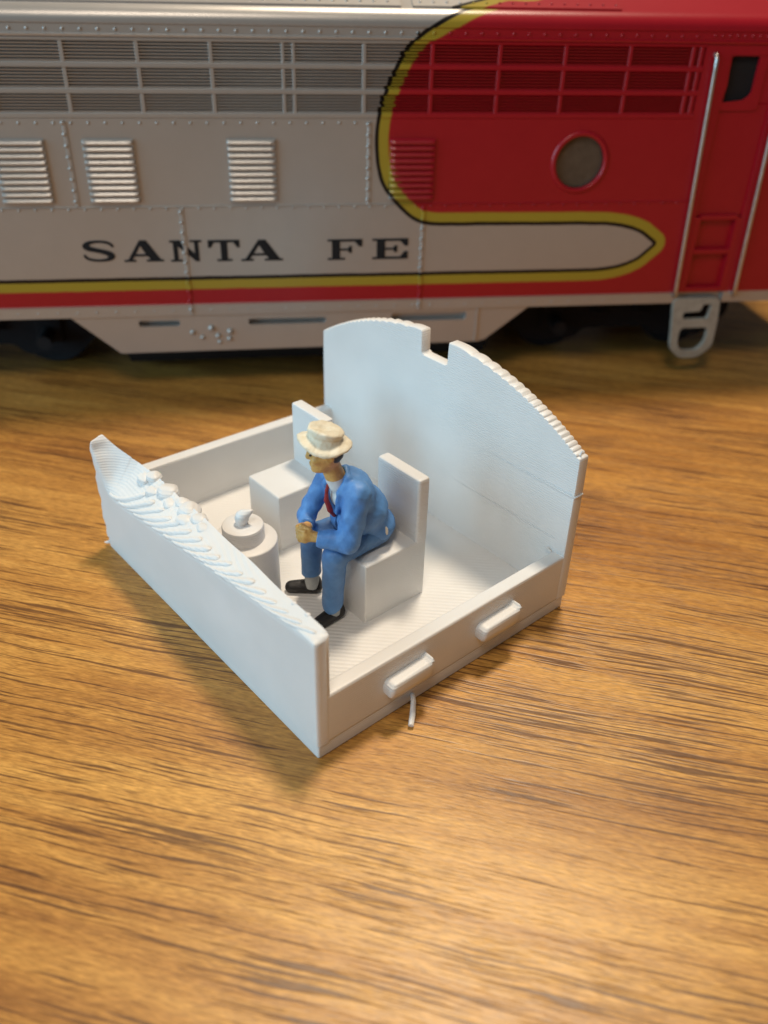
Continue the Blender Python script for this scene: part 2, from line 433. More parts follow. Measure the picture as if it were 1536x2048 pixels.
# drum with cap and knob
dx, dy = 0.79, 2.50
bm = bmesh.new(); add_lathe(bm, dx, dy, [(0.405, 0.24), (0.402, 0.7), (0.40, 1.12), (0.395, 1.14), (0.38, 1.15), (0.2, 1.15)], 64)
drum = bm_obj('drum', bm, M_PLA, tray, angle=40)
bm = bmesh.new(); add_lathe(bm, dx, dy + 0.02, [(0.258, 1.12), (0.255, 1.32), (0.248, 1.338), (0.235, 1.345), (0.1, 1.345)], 56)
bm_obj('drum_cap', bm, M_PLA, drum, angle=40)
bm = bmesh.new()
kp = [(0.0, 0.0, 1.33), (0.0, 0.0, 1.37), (0.005, 0.0, 1.41), (0.02, -0.01, 1.45), (0.045, -0.03, 1.485), (0.075, -0.055, 1.505), (0.10, -0.075, 1.525), (0.115, -0.085, 1.545)]
add_tube(bm, [(dx - 0.01 + a, dy + 0.03 + b, c) for a, b, c in kp], [0.078, 0.07, 0.085, 0.088, 0.07, 0.046, 0.026, 0.010], 20)
bm_obj('drum_knob', bm, M_PLA, drum, angle=70)
# clips on the right wall
def clip(x0, x1):
    ol = rounded([(x0, 0.40), (x0 + 0.16, 0.36), (x1 - 0.05, 0.36), (x1, 0.42), (x1 + 0.01, 0.69), (x1 - 0.05, 0.635), (x0, 0.62)], 0.13, 6)
    me = poly_mesh([ol], 0.17); bm = bmesh.new(); bm.from_mesh(me); bpy.data.meshes.remove(me)
    bmesh.ops.remove_doubles(bm, verts=bm.verts, dist=1e-5)
    ymin = min(v.co.y for v in bm.verts)
    ed = [e for e in bm.edges if all(abs(v.co.y - ymin) < 1e-4 for v in e.verts) and any(abs(f.normal.y) < .5 for f in e.link_faces)]
    bmesh.ops.bevel(bm, geom=ed, offset=0.045, segments=4, profile=0.5, affect='EDGES')
    for v in bm.verts:
        v.co.y -= 0.068
        if v.co.z < 0.5: v.co.y += (0.5 - v.co.z) * 0.35 * (v.co.y < -0.03)
    bm_obj('clip', bm, M_PLA, tray, angle=50)
clip(0.89, 1.50); clip(2.31, 2.93)
bm = bmesh.new()
add_tube(bm, [(1.34, 0.0, 0.12), (1.27, -0.09, 0.115), (1.16, -0.20, 0.075), (1.06, -0.285, 0.04)], [0.028, 0.030, 0.034, 0.032], 8)
bm_obj('loose_filament', bm, M_PLA, tray)

# ------------------------------------------------------------------ seated figure (surface nets from distance fields)
def ell(P, c, r, Rm=None):
    q = P - np.array(c)
    if Rm is not None: q = q @ Rm
    r = np.array(r); k0 = np.linalg.norm(q / r, axis=-1); k1 = np.linalg.norm(q / (r * r), axis=-1) + 1e-9
    return k0 * (k0 - 1) / k1
def cone(P, a, b, ra, rb):
    a = np.array(a, float); b = np.array(b, float); ab = b - a
    t = np.clip(((P - a) @ ab) / (ab @ ab), 0, 1)
    return np.linalg.norm(P - (a + t[..., None] * ab), axis=-1) - (ra + (rb - ra) * t)
def smin(a, b, k):
    h = np.clip(0.5 + 0.5 * (b - a) / k, 0, 1); return b + (a - b) * h - k * h * (1 - h)
def smax(a, b, k): return -smin(-a, -b, k)
def wr(P, f, a, ph=0):
    return a * (np.sin(P[..., 0] * f + ph) * np.sin(P[..., 1] * f * 1.1 + ph * 2) * np.sin(P[..., 2] * f * 0.9 + 1.3 + ph))
def nets(fn, lo, hi, h):
    lo = np.array(lo, float); hi = np.array(hi, float)
    n = np.ceil((hi - lo) / h).astype(int) + 1
    ax = [lo[i] + h * np.arange(n[i]) for i in range(3)]
    P = np.stack(np.meshgrid(*ax, indexing='ij'), -1); D = fn(P)
    c = [D[i:n[0] - 1 + i, j:n[1] - 1 + j, k:n[2] - 1 + k] for i in (0, 1) for j in (0, 1) for k in (0, 1)]
    C = np.stack(c, -1); sg = C < 0; act = sg.any(-1) & ~sg.all(-1)
    idx = -np.ones(act.shape, int); ii = np.argwhere(act); idx[act] = np.arange(len(ii))
    Ca = C[act]; offs = np.array([(i, j, k) for i in (0, 1) for j in (0, 1) for k in (0, 1)], float)
    acc = np.zeros((len(ii), 3)); cnt = np.zeros(len(ii))
    for a in range(8):
        for b in range(a + 1, 8):
            if np.abs(offs[a] - offs[b]).sum() != 1: continue
            da, db = Ca[:, a], Ca[:, b]; m = (da < 0) != (db < 0)
            t = np.where(m, da / np.where(m, da - db, 1), 0)
            p = offs[a] + (offs[b] - offs[a]) * t[:, None]; acc += p * m[:, None]; cnt += m
    V = lo + (ii + acc / np.maximum(cnt, 1)[:, None]) * h
    F = []
    for d in range(3):
        e = [1 if k == d else 0 for k in range(3)]; o1, o2 = [(1, 2), (2, 0), (0, 1)][d]
        A = D[:n[0] - e[0], :n[1] - e[1], :n[2] - e[2]]; B = D[e[0]:, e[1]:, e[2]:]
        cr = np.argwhere((A < 0) != (B < 0))
        for g in cr:
            if g[o1] < 1 or g[o2] < 1 or g[o1] >= n[o1] - 1 or g[o2] >= n[o2] - 1: continue
            q = []
            for (s1, s2) in ((1, 1), (0, 1), (0, 0), (1, 0)):
                gg = g.copy(); gg[o1] -= s1; gg[o2] -= s2; q.append(idx[tuple(gg)])
            if min(q) < 0: continue
            F.append(tuple(q) if A[tuple(g)] < 0 else tuple(q[::-1]))
    return V, F

BASE = np.array((2.0, 1.6, 1.12))
ca, sa = math.cos(TR), math.sin(TR)
pl = (ca * BASE[0] - sa * BASE[1], sa * BASE[0] + ca * BASE[1], BASE[2] + 0.003)
person = empty('person', pl, TR)
tag(person, 'small painted seated figure in blue suit, red tie and cream hat, hands clasped', 'figurine')
def fig(name, fn, lo, hi, h, mat, parent=person):
    V, F = nets(fn, lo, hi, h)
    return mk(name, V, F, mat, parent, smooth=True, off=BASE)

FD = np.array((-0.86, 0.50, -0.10)); FD /= np.linalg.norm(FD)      # where the face looks
SD = np.cross(FD, (0, 0, 1)); SD /= np.linalg.norm(SD); UP = np.cross(SD, FD)
if SD[1] > 0: pass
HR = np.stack([FD, SD, UP], 1)                                       # columns: forward, side, up
HC = np.array((1.365, 1.60, 2.55))
def hp(f, s, u): return HC + FD * f + SD * s + UP * u
NEAR = 1.0 if (SD @ np.array((-.55, -.83, 0))) > 0 else -1.0         # side towards the viewer

def f_hand(P, near):
    if near:
        d = ell(P, (1.105, 1.655, 1.525), (0.085, 0.075, 0.095))
        d = smin(d, cone(P, (1.20, 1.54, 1.505), (1.12, 1.64, 1.52), 0.062, 0.07), 0.03)
        for i in range(4):
            z = 1.60 - 0.047 * i
            k = (1.045, 1.69, z); e = (1.075, 1.775, z - 0.012); e2 = (1.135, 1.80, z - 0.02)
            d = smin(d, cone(P, (1.07, 1.63, z), k, 0.026, 0.027), 0.014); d = smin(d, cone(P, k, e, 0.027, 0.025), 0.01); d = smin(d, cone(P, e, e2, 0.025, 0.021), 0.01)
        d = smin(d, cone(P, (1.13, 1.62, 1.60), (1.075, 1.70, 1.645), 0.032, 0.026), 0.02)
    else:
        d = ell(P, (1.165, 1.78, 1.49), (0.075, 0.07, 0.085))
        d = smin(d, cone(P, (1.27, 1.84, 1.49), (1.18, 1.80, 1.49), 0.058, 0.06), 0.03)
        for i in range(4):
            z = 1.55 - 0.042 * i
            k = (1.11, 1.76, z - .01); e = (1.115, 1.70, z - 0.03)
            d = smin(d, cone(P, (1.14, 1.80, z), k, 0.024, 0.025), 0.014); d = smin(d, cone(P, k, e, 0.025, 0.02), 0.01)
        d = smin(d, cone(P, (1.16, 1.79, 1.57), (1.11, 1.74, 1.61), 0.028, 0.022), 0.02)
    return d

def f_torso_core(P):
    d = ell(P, (2.0, 1.6, 1.36), (0.23, 0.29, 0.20)); d = smin(d, ell(P, (1.84, 1.6, 1.64), (0.22, 0.28, 0.26)), .08)
    d = smin(d, ell(P, (1.66, 1.6, 1.93), (0.20, 0.25, 0.24)), .08)
    return smin(d, cone(P, (1.60, 1.42, 2.02), (1.60, 1.78, 2.02), 0.07, 0.07), 0.08)
def f_body(P):                                                       # skin and shirt: one continuous body
    d = f_torso_core(P)
    d = smin(d, cone(P, (1.53, 1.6, 2.10), (1.41, 1.605, 2.42), 0.12, 0.108), 0.04)
    h = ell(P, HC + UP * 0.03, (0.192, 0.160, 0.220), HR)
    h = smin(h, ell(P, hp(0.075, 0, -0.15), (0.105, 0.095, 0.085), HR), 0.06)         # jaw and chin
    h = smin(h, ell(P, hp(0.135, 0, -0.185), (0.045, 0.05, 0.036), HR), 0.03)
    h = smin(h, cone(P, hp(0.16, 0, 0.06), hp(0.197, 0, -0.015), 0.026, 0.032), 0.03)  # nose
    h = smin(h, ell(P, hp(0.165, 0, -0.115), (0.035, 0.06, 0.022), HR), 0.02)           # mouth
    h = smax(h, -ell(P, hp(0.206, 0, -0.118), (0.03, 0.05, 0.007), HR), 0.008)
    h = smin(h, ell(P, hp(0.150, 0, 0.085), (0.04, 0.11, 0.025), HR), 0.03)             # brow
    for s in (-1, 1):
        h = smax(h, -ell(P, hp(0.190, s * 0.068, 0.035), (0.03, 0.032, 0.020), HR), 0.02)
        h = smin(h, ell(P, hp(0.12, s * 0.088, -0.03), (0.055, 0.05, 0.045), HR), 0.04)
        h = smin(h, ell(P, hp(-0.03, s * 0.155, 0.0), (0.045, 0.022, 0.062), HR), 0.012)  # ears
        h = smax(h, -ell(P, hp(-0.02, s * 0.178, 0.0), (0.022, 0.014, 0.035), HR), 0.01)
    d = smin(d, h, 0.035)
    d = smin(d, cone(P, (1.58, 1.31, 2.03), (1.42, 1.30, 1.46), .062, .06), .03)
    d = smin(d, cone(P, (1.42, 1.30, 1.46), (1.20, 1.54, 1.505), .075, .055), .02)
    d = smin(d, cone(P, (1.58, 1.89, 2.02), (1.39, 2.03, 1.47), .062, .06), .03)
    d = smin(d, cone(P, (1.39, 2.03, 1.47), (1.27, 1.84, 1.49), .075, .055), .02)
    d = smin(d, f_hand(P, True), 0.012); d = smin(d, f_hand(P, False), 0.012)
    for (kn, an, ho) in (((1.34, 1.42, 1.25), (1.31, 1.45, .42), (2.0, 1.44, 1.30)), ((1.42, 1.98, 1.22), (1.43, 2.04, .42), (2.0, 1.76, 1.30))):
        d = smin(d, cone(P, ho, kn, .13, .10), .04); d = smin(d, cone(P, kn, an, .10, .065), .02)
    return d + wr(P, 34, 0.0025)
def f_jacket(P):
    d = ell(P, (2.02, 1.60, 1.36), (0.275, 0.345, 0.225)); d = smin(d, ell(P, (1.88, 1.60, 1.63), (0.29, 0.355, 0.29)), .1); d = smin(d, ell(P, (1.72, 1.62, 1.52), (0.20, 0.28, 0.22)), .1)
    d = smin(d, ell(P, (1.71, 1.605, 1.93), (0.255, 0.35, 0.265)), .1)
    d = smin(d, cone(P, (1.59, 1.36, 2.06), (1.59, 1.85, 2.04), 0.125, 0.12), 0.08)
    # open front: wedge removed down the chest
    w = 0.012 + 0.34 * np.clip(P[..., 2] - 1.62, 0, 1) ** 1.25
    wedge = np.maximum(np.abs(P[..., 1] - 1.615 - 0.05 * (2.0 - P[..., 2])) - w, P[..., 0] - (1.62 - 0.10 * (P[..., 2] - 1.9)))
    d = smax(d, -wedge, 0.02)
    # rolled collar and lapels
    for s in (-1, 1):
        d = smin(d, cone(P, (1.56, 1.6 + s * .14, 2.20), (1.46, 1.6 + s * .13, 2.05), .042, .036), .03)
        d = smin(d, cone(P, (1.46, 1.6 + s * .13, 2.05), (1.50, 1.615 + s * .03, 1.70), .036, .024), .03)
    d = smin(d, cone(P, (1.56, 1.46, 2.20), (1.64, 1.6, 2.235), .042, .045), .03); d = smin(d, cone(P, (1.64, 1.6, 2.235), (1.56, 1.74, 2.20), .045, .042), .03)
    neckhole = cone(P, (1.56, 1.6, 2.0), (1.44, 1.6, 2.45), .10, .115); d = smax(d, -neckhole, .015)
    # sleeves with soft folds
    fold = wr(P, 26, 0.010, 1.0)
    s1 = smin(cone(P, (1.60, 1.32, 2.05), (1.43, 1.285, 1.485), .155, .138), cone(P, (1.43, 1.285, 1.485), (1.20, 1.52, 1.505), .136, .106), .03)
    s2 = smin(cone(P, (1.60, 1.88, 2.03), (1.385, 2.035, 1.48), .125, .112), cone(P, (1.385, 2.035, 1.48), (1.27, 1.86, 1.49), .11, .088), .03)
    sl = np.minimum(s1, s2) + fold
    d = smin(d, sl, 0.055)
    for (c, n_, r) in (((1.185, 1.535, 1.507), (-.63, .77, .05), .09), ((1.255, 1.845, 1.49), (-.8, -.55, 0), .09)):
        n_ = np.array(n_); n_ = n_ / np.linalg.norm(n_); cutd = (P - np.array(c)) @ n_
        loc_ = np.linalg.norm(P - np.array(c), axis=-1) - 0.16
        d = smax(d, -np.maximum(-(-cutd), loc_) if False else -np.maximum(-cutd, loc_), 0.008)
    # skirt of the jacket lies on the seat
    d = smax(d, 1.125 - P[..., 2], 0.02)
    return d + wr(P, 17, 0.008) + wr(P, 41, 0.003, 2)
def f_trousers(P):
    d = smin(cone(P, (2.02, 1.46, 1.285), (1.335, 1.42, 1.245), .165, .135), cone(P, (1.335, 1.42, 1.245), (1.315, 1.45, .50), .148, .126), .035)
    d2 = smin(cone(P, (2.02, 1.76, 1.285), (1.415, 1.98, 1.215), .16, .13), cone(P, (1.415, 1.98, 1.215), (1.435, 2.04, .55), .142, .120), .035)
    d = np.minimum(d, d2)
    d = smin(d, ell(P, (2.0, 1.6, 1.30), (.25, .30, .18)), .05)
    cut = np.maximum(0.47 + 0.35 * (P[..., 0] - 1.26) - P[..., 2], P[..., 1] - 1.70)
    cut2 = np.maximum(0.60 + 0.10 * (P[..., 0] - 1.43) - P[..., 2], 1.70 - P[..., 1])
    d = np.maximum(d, np.maximum(np.where(P[..., 1] < 1.70, 0.47 + 0.45 * (P[..., 0] - 1.30) - P[..., 2], 0.585 + 0.1 * (P[..., 0] - 1.43) - P[..., 2]), -1))
    d = np.where(P[..., 0] > 1.59, smax(d, 1.124 - P[..., 2], .02), d)
    return d + wr(P, 24, 0.006) + wr(P, 55, 0.002, 1)
def f_shoe(heel, toe):
    def f(P):
        d = cone(P, heel, toe, .100, .082); d = smin(d, cone(P, (heel[0], heel[1], .36), (heel[0], heel[1], .43), .085, .08), .03)
        d = smax(d, 0.262 - P[..., 2], 0.01); return d + wr(P, 40, .002)
    return f
def f_sock(c):
    return lambda P: np.maximum(cone(P, (c[0], c[1], c[2]), (c[0], c[1], .36), .098, .088), np.maximum(P[..., 2] - c[2], .36 - P[..., 2])) + wr(P, 45, .003)

SKIN = paint_fig('painted_skin', (0.62, 0.32, 0.085), 0.18, 0.42, 0.2, hi=(0.76, 0.46, 0.15), scale=14)
# skin above the collar and on the hands, white shirt on the chest: one paint job on one body
tcS = SKIN.n('ShaderNodeTexCoord'); spS = SKIN.n('ShaderNodeSeparateXYZ'); SKIN.t.links.new(tcS.outputs['Object'], spS.inputs[0])
oz = SKIN.math('SUBTRACT', spS.outputs[2], SKIN.math('MULTIPLY', spS.outputs[0], 0.25))
shirt_top = SKIN.math('LESS_THAN', oz, 1.105 + 0.115)
not_hand = SKIN.math('GREATER_THAN', spS.outputs[0], -0.72)
prev = SKIN.bsdf.inputs['Base Color'].links[0].from_socket
SKIN.P(Base_Color=SKIN.mix(SKIN.math('MULTIPLY', shirt_top, not_hand), prev, (0.72, 0.74, 0.74, 1)))

BLUE = paint_fig('painted_blue_cloth', (0.085, 0.235, 0.56), 0.12, 0.50, 0.3, hi=(0.115, 0.30, 0.66), scale=7)
tcB = BLUE.n('ShaderNodeTexCoord')
chip = BLUE.n('ShaderNodeMapping'); BLUE.t.links.new(tcB.outputs['Object'], chip.inputs[0])
CH = np.array((2.0, 1.28, 1.40)) - BASE
chip.inputs[1].default_value = tuple(-CH * np.array((46, 8, 13))); chip.inputs[3].default_value = (46, 8, 13)
ln = BLUE.n('ShaderNodeVectorMath', operation='LENGTH'); BLUE.t.links.new(chip.outputs[0], ln.inputs[0])
cm_ = BLUE.math('LESS_THAN', BLUE.math('ADD', ln.outputs['Value'], BLUE.math('MULTIPLY', BLUE.noise(BLUE.coord(), 40, 2), 0.9)), 1.25)
prevB = BLUE.bsdf.inputs['Base Color'].links[0].from_socket
BLUE.P(Base_Color=BLUE.mix(cm_, prevB, (0.70, 0.66, 0.58, 1)))
M_TROU = paint_fig('painted_blue_trousers', (0.085, 0.22, 0.50), 0.12, 0.52, 0.25, hi=(0.115, 0.28, 0.58), scale=6).m
M_SHOE = paint_fig('painted_black_shoe', (0.012, 0.011, 0.012), 0.2, 0.5).m
M_SOCK = paint_fig('painted_grey_sock', (0.45, 0.47, 0.47), 0.1, 0.6).m
M_TIE = paint_fig('painted_red_tie', (0.33, 0.025, 0.025), 0.2, 0.5).m
M_HAIR = paint_fig('painted_dark_hair', (0.018, 0.018, 0.024), 0.25, 0.5).m
M_HAT = paint_fig('painted_cream_hat', (0.74, 0.68, 0.52), 0.10, 0.55, 0.35, hi=(0.83, 0.78, 0.64), scale=11).m

fig('body', f_body, (0.95, 1.1, 0.30), (2.3, 2.25, 2.85), 0.0125, SKIN.m)
fig('jacket', f_jacket, (1.02, 1.08, 1.08), (2.36, 2.24, 2.33), 0.0115, BLUE.m)
fig('trousers', f_trousers, (1.12, 1.2, 0.40), (2.3, 2.22, 1.52), 0.0125, M_TROU)
fig('shoe', f_shoe((1.40, 1.47, .345), (1.09, 1.44, .325)), (0.95, 1.3, .22), (1.55, 1.62, .56), .011, M_SHOE)
fig('shoe', f_shoe((1.485, 2.035, .345), (1.25, 2.225, .325)), (1.1, 1.88, .22), (1.62, 2.36, .56), .011, M_SHOE)
fig('sock', f_sock((1.325, 1.455, .56)), (1.16, 1.3, .33), (1.5, 1.62, .62), .011, M_SOCK)
fig('sock', f_sock((1.44, 2.035, .64)), (1.28, 1.88, .33), (1.62, 2.2, .70), .011, M_SOCK)
for s_ in (-1, 1):
    fig('eye', lambda P: ell(P, hp(0.168, s_ * 0.064, 0.030), (0.020, 0.020, 0.012), HR), hp(0.168, s_ * 0.064, 0.03) - 0.05, hp(0.168, s_ * 0.064, 0.03) + 0.05, .006, M_HAIR)
def f_tie(P):
    pts = [(1.425, 1.625, 2.14), (1.40, 1.64, 2.02), (1.405, 1.655, 1.88), (1.46, 1.66, 1.72), (1.52, 1.66, 1.62)]
    d = 9.0
    for a, b, r0, r1 in zip(pts[:-1], pts[1:], (.020, .020, .028, .034), (.020, .028, .034, .024)): d = smin(d, cone(P, a, b, r0, r1), .01) if not np.isscalar(d) else cone(P, a, b, r0, r1)
    return d
fig('tie', f_tie, (1.3, 1.5, 1.52), (1.62, 1.8, 2.24), .009, M_TIE)
def f_hair(P):
    d = ell(P, HC + UP * 0.02 - FD * 0.055, (0.15, 0.158, 0.165), HR)
    q = (P - HC) @ HR
    d = smax(d, q[..., 0] + 0.045 - 0.25 * np.clip(q[..., 2], 0, 1), .012); d = smax(d, -0.115 - q[..., 2], .02)
    return d + wr(P, 60, .004)
fig('hair', f_hair, HC - 0.28, HC + 0.28, .011, M_HAIR)
HN = UP + FD * (-0.26) ; HN /= np.linalg.norm(HN)
HF = FD - HN * (FD @ HN); HF /= np.linalg.norm(HF); HS = np.cross(HN, HF); HT = np.stack([HF, HS, HN], 1)
HB = HC + UP * 0.168 - FD * 0.01
def f_hat(P):
    q = (P - HB) @ HT; x, y, z = q[..., 0], q[..., 1], q[..., 2]
    r = np.sqrt((x / 1.06) ** 2 + y ** 2); th = np.arctan2(y, x)
    zb = 0.028 * np.cos(2 * th) * (r / .3) ** 2 - 0.046 * (r / .3) ** 3 + 0.012 * np.sin(3 * th + 1) * (r / .3) ** 2
    brim = smax(np.abs(z - zb) - 0.016, r - 0.292, 0.02)
    rc = 0.198 - 0.10 * np.clip(z, 0, 0.3) - 0.02 * np.exp(-((z - 0.05) / .03) ** 2)
    top = 0.140 + 0.018 * np.cos(th) * (r / .19) - 0.035 * np.exp(-(y / 0.045) ** 2) * np.clip((x + .05) / .1, 0, 1) - 0.02 * np.exp(-(r / .07) ** 2)
    crown = smax(smax(np.sqrt((x / 1.08) ** 2 + y ** 2) - rc, z - top, 0.035), -z - 0.02, 0.01)
    d = smin(brim, crown, 0.03)
    inner = smax(r - 0.15, z - 0.06, .02); d = smax(d, -np.maximum(inner, -z - .2), .01)
    return d + wr(P, 38, .004) + wr(P, 70, .002, 1)
fig('hat', f_hat, HB - np.array((.38, .38, .2)), HB + np.array((.38, .38, .34)), .011, M_HAT)

# ------------------------------------------------------------------ model locomotive
FY = 8.9
LB = np.array((2.5, FY + 2.5, 0.0))
loco = empty('model_locomotive', tuple(LB))
tag(loco, 'red and silver model diesel locomotive with SANTA FE lettering behind the tray', 'model train')
XL, XR = -8.0, 11.2
poly = [(-30, 2.235), (5.0, 2.235), (5.45, 2.235), (5.85, 2.25), (6.2, 2.315), (6.5, 2.45), (6.735, 2.672), (6.5, 2.84), (6.2, 2.95), (5.85, 3.01), (5.5, 3.025), (5.1, 3.03), (3.1, 3.043), (2.75, 3.045), (2.5, 3.07), (2.24, 3.17), (1.93, 3.45), (1.715, 3.74), (1.62, 4.06), (1.59, 4.45), (1.625, 4.83), (1.725, 5.16), (1.85, 5.44), (1.97, 5.69), (2.14, 5.9), (2.30, 6.07), (2.57, 6.24), (2.95, 6.44), (3.6, 6.75), (4.4, 7.3), (4.4, 12), (-30, 12)]
def smooth_poly(p, keep):
    out = []
    for i in range(len(p)):
        p0, p1, p2, p3 = [np.array(p[(i + k) % len(p)], float) for k in (-1, 0, 1, 2)]
        if i in keep or (i + 1) % len(p) in keep or np.linalg.norm(p2 - p1) > 1.2: out.append(p1); continue
        for t in np.linspace(0, 1, 6)[:-1]:
            out.append(0.5 * (2 * p1 + (p2 - p0) * t + (2 * p0 - 5 * p1 + 4 * p2 - p3) * t * t + (3 * p1 - p0 - 3 * p2 + p3) * t ** 3))
    return np.array(out)
POLY = smooth_poly(poly, {0, 1, poly.index((6.735, 2.672)), len(poly) - 2, len(poly) - 1})
def paint_sdf(x, z):
    p = np.stack([x, z], -1); d = np.full(len(p), 1e9); ins = np.zeros(len(p), bool)
    for a, b in zip(POLY, np.roll(POLY, -1, 0)):
        e = b - a; w = p - a; t = np.clip((w @ e) / (e @ e + 1e-12), 0, 1)
        d = np.minimum(d, np.linalg.norm(w - t[:, None] * e, axis=1))
        c1 = (a[1] <= z) & (b[1] > z); c2 = (b[1] <= z) & (a[1] > z); cr = e[0] * w[:, 1] - e[1] * w[:, 0]
        ins ^= (c1 & (cr > 0)) | (c2 & (cr < 0))
    return np.where(ins, -d, d)
def lpart(name, V, F, mat=M_LOCO, parent=None, smooth=False, arc=None, jit=0.0):
    V = np.asarray(V, float)
    s = V[:, 2] if arc is None else np.asarray(arc)
    o = mk(name, V, F, mat, parent or loco, smooth=smooth, off=LB, attr=paint_sdf(V[:, 0] + jit, s))
    if parent and parent is not loco: o.location = (0, 0, 0)
    return o
def prism_x(prof, xs):
    n = len(prof); V = [(x, y, z) for x in xs for (y, z) in prof]; F = []
    for i in range(len(xs) - 1):
        for j in range(n): F.append((i * n + j, (i + 1) * n + j, (i + 1) * n + (j + 1) % n, i * n + (j + 1) % n))
    F.append(tuple(range(n))); F.append(tuple((len(xs) - 1) * n + j for j in range(n))[::-1])
    return V, F
def chb(y0, y1, z0, z1, c=0.012):
    return [(y0 + c, z0), (y0, z0 + c), (y0, z1 - c), (y0 + c, z1), (y1, z1), (y1, z0)]
def boxx(x0, x1, y0, y1, z0, z1, c=0.012, step=0.1):
    return prism_x(chb(y0, y1, z0, z1, c), np.linspace(x0, x1, max(2, int((x1 - x0) / step) + 1)))
def sheet(name, x0, x1, z0, z1, y, depth, sx=0.06, sz=0.04, jit=0):
    xs = np.linspace(x0, x1, max(2, int((x1 - x0) / sx) + 1)); zs = np.linspace(z0, z1, max(2, int((z1 - z0) / sz) + 1))
    V = [(a, y, b) for a in xs for b in zs]; nz = len(zs); F = []
    for i in range(len(xs) - 1):
        for j in range(nz - 1): F.append((i * nz + j, (i + 1) * nz + j, (i + 1) * nz + j + 1, i * nz + j + 1))
    b0 = len(V); V += [(x0, y + depth, z0), (x1, y + depth, z0), (x1, y + depth, z1), (x0, y + depth, z1)]
    n = len(xs)
    F += [(b0 + 3, b0 + 2, b0 + 1, b0), tuple(i * nz for i in range(n))[::-1] + (b0, b0 + 1), tuple(i * nz + nz - 1 for i in range(n)) + (b0 + 2, b0 + 3),
          tuple(range(nz)) + (b0 + 3, b0), tuple((n - 1) * nz + j for j in range(nz))[::-1] + (b0 + 1, b0 + 2)]
    return lpart(name, V, F)

def zbox(name, x0, x1, y0, y1, z0, z1, parent=None, c=0.012):
    zs = np.linspace(z0, z1, max(2, int((z1 - z0) / 0.04) + 1)); pr = [(x0, y1), (x0, y0 + c), (x0 + c, y0), (x1 - c, y0), (x1, y0 + c), (x1, y1)]; n = 6
    V = [(x, y, z) for z in zs for x, y in pr]
    F = [(i * n + j, i * n + (j + 1) % n, (i + 1) * n + (j + 1) % n, (i + 1) * n + j) for i in range(len(zs) - 1) for j in range(n)]
    F += [tuple(range(n))[::-1], tuple((len(zs) - 1) * n + j for j in range(n))]
    return lpart(name, V, F, M_LOCO, parent)
PX, PZ, PR = 5.13, 4.08, 0.43
# lower side with a real porthole opening: sheets round a square hole, ring frame covers the corners
sheet('side_panel', XL, PX - 0.5, 1.53, 4.77, FY, 0.15)
sheet('side_panel', PX + 0.5, 7.44, 1.53, 4.77, FY, 0.15)
sheet('side_panel', PX - 0.5, PX + 0.5, 1.53, PZ - 0.5, FY, 0.15)
sheet('side_panel', PX - 0.5, PX + 0.5, PZ + 0.5, 4.77, FY, 0.15)
# end beyond the grille
sheet('side_panel', 8.34, XR, 1.53, 5.89, FY, 0.15)
sheet('side_panel', 7.0, 7.44, 4.77, 5.89, FY, 0.15)
sheet('side_panel', 7.44, 8.34, 5.74, 5.89, FY, 0.15)
# cab door: recessed leaf with window opening and steps below
def xbox(name, x0, x1, y0, y1, z0, z1, mat=M_LOCO, parent=None, c=0.012):
    V, F = boxx(x0, x1, y0, y1, z0, z1, c); return lpart(name, V, F, mat, parent)
door = xbox('cab_door', 7.44, 8.34, FY + 0.05, FY + 0.15, 3.14, 5.0)
xbox('door_stile', 7.44, 7.50, FY + 0.045, FY + 0.15, 5.0, 5.74, parent=door)
xbox('door_stile', 7.99, 8.34, FY + 0.045, FY + 0.15, 5.0, 5.74, parent=door)
pane = mk('window_pane', *boxx(7.50, 7.99, FY + 0.11, FY + 0.14, 5.0, 5.74), M_VOID, door, off=LB)  # opaque black sheet standing for the unlit cab behind it
wf = rounded([(7.40, 4.90), (8.12, 4.90), (8.12, 5.83), (7.40, 5.83)], 0.08)
wi = rounded([(7.45, 5.02), (7.85, 5.06), (7.96, 5.16), (7.98, 5.72), (7.47, 5.72), (7.50, 5.25)], 0.06)
def loco_poly(name, outs, depth, y, mat=M_LOCO, parent=None):
    me = poly_mesh(outs, depth); n = len(me.vertices); co = np.empty(n * 3); me.vertices.foreach_get('co', co); co = co.reshape(-1, 3)
    a = me.attributes.new('paint', 'FLOAT', 'POINT'); a.data.foreach_set('value', paint_sdf(co[:, 0], co[:, 2]).astype(np.float32))
    co[:, 1] += y; co -= LB; me.vertices.foreach_set('co', co.ravel()); me.update(); me.materials.append(mat)
    return link(name, me, parent or loco)
loco_poly('window_frame', [wf, wi], 0.04, FY + 0.035, parent=door)
# steps recessed in the side under the door
well = xbox('step_well', 7.44, 8.34, FY + 0.10, FY + 0.15, 1.53, 3.14)
for x0, x1 in ((7.44, 7.55), (8.24, 8.34)): xbox('step_post', x0, x1, FY - 0.01, FY + 0.10, 1.74, 3.13, parent=well)
for z in (1.74, 2.46, 3.08): xbox('step_rung', 7.55, 8.24, FY - 0.02, FY + 0.10, z, z + 0.09, parent=well)
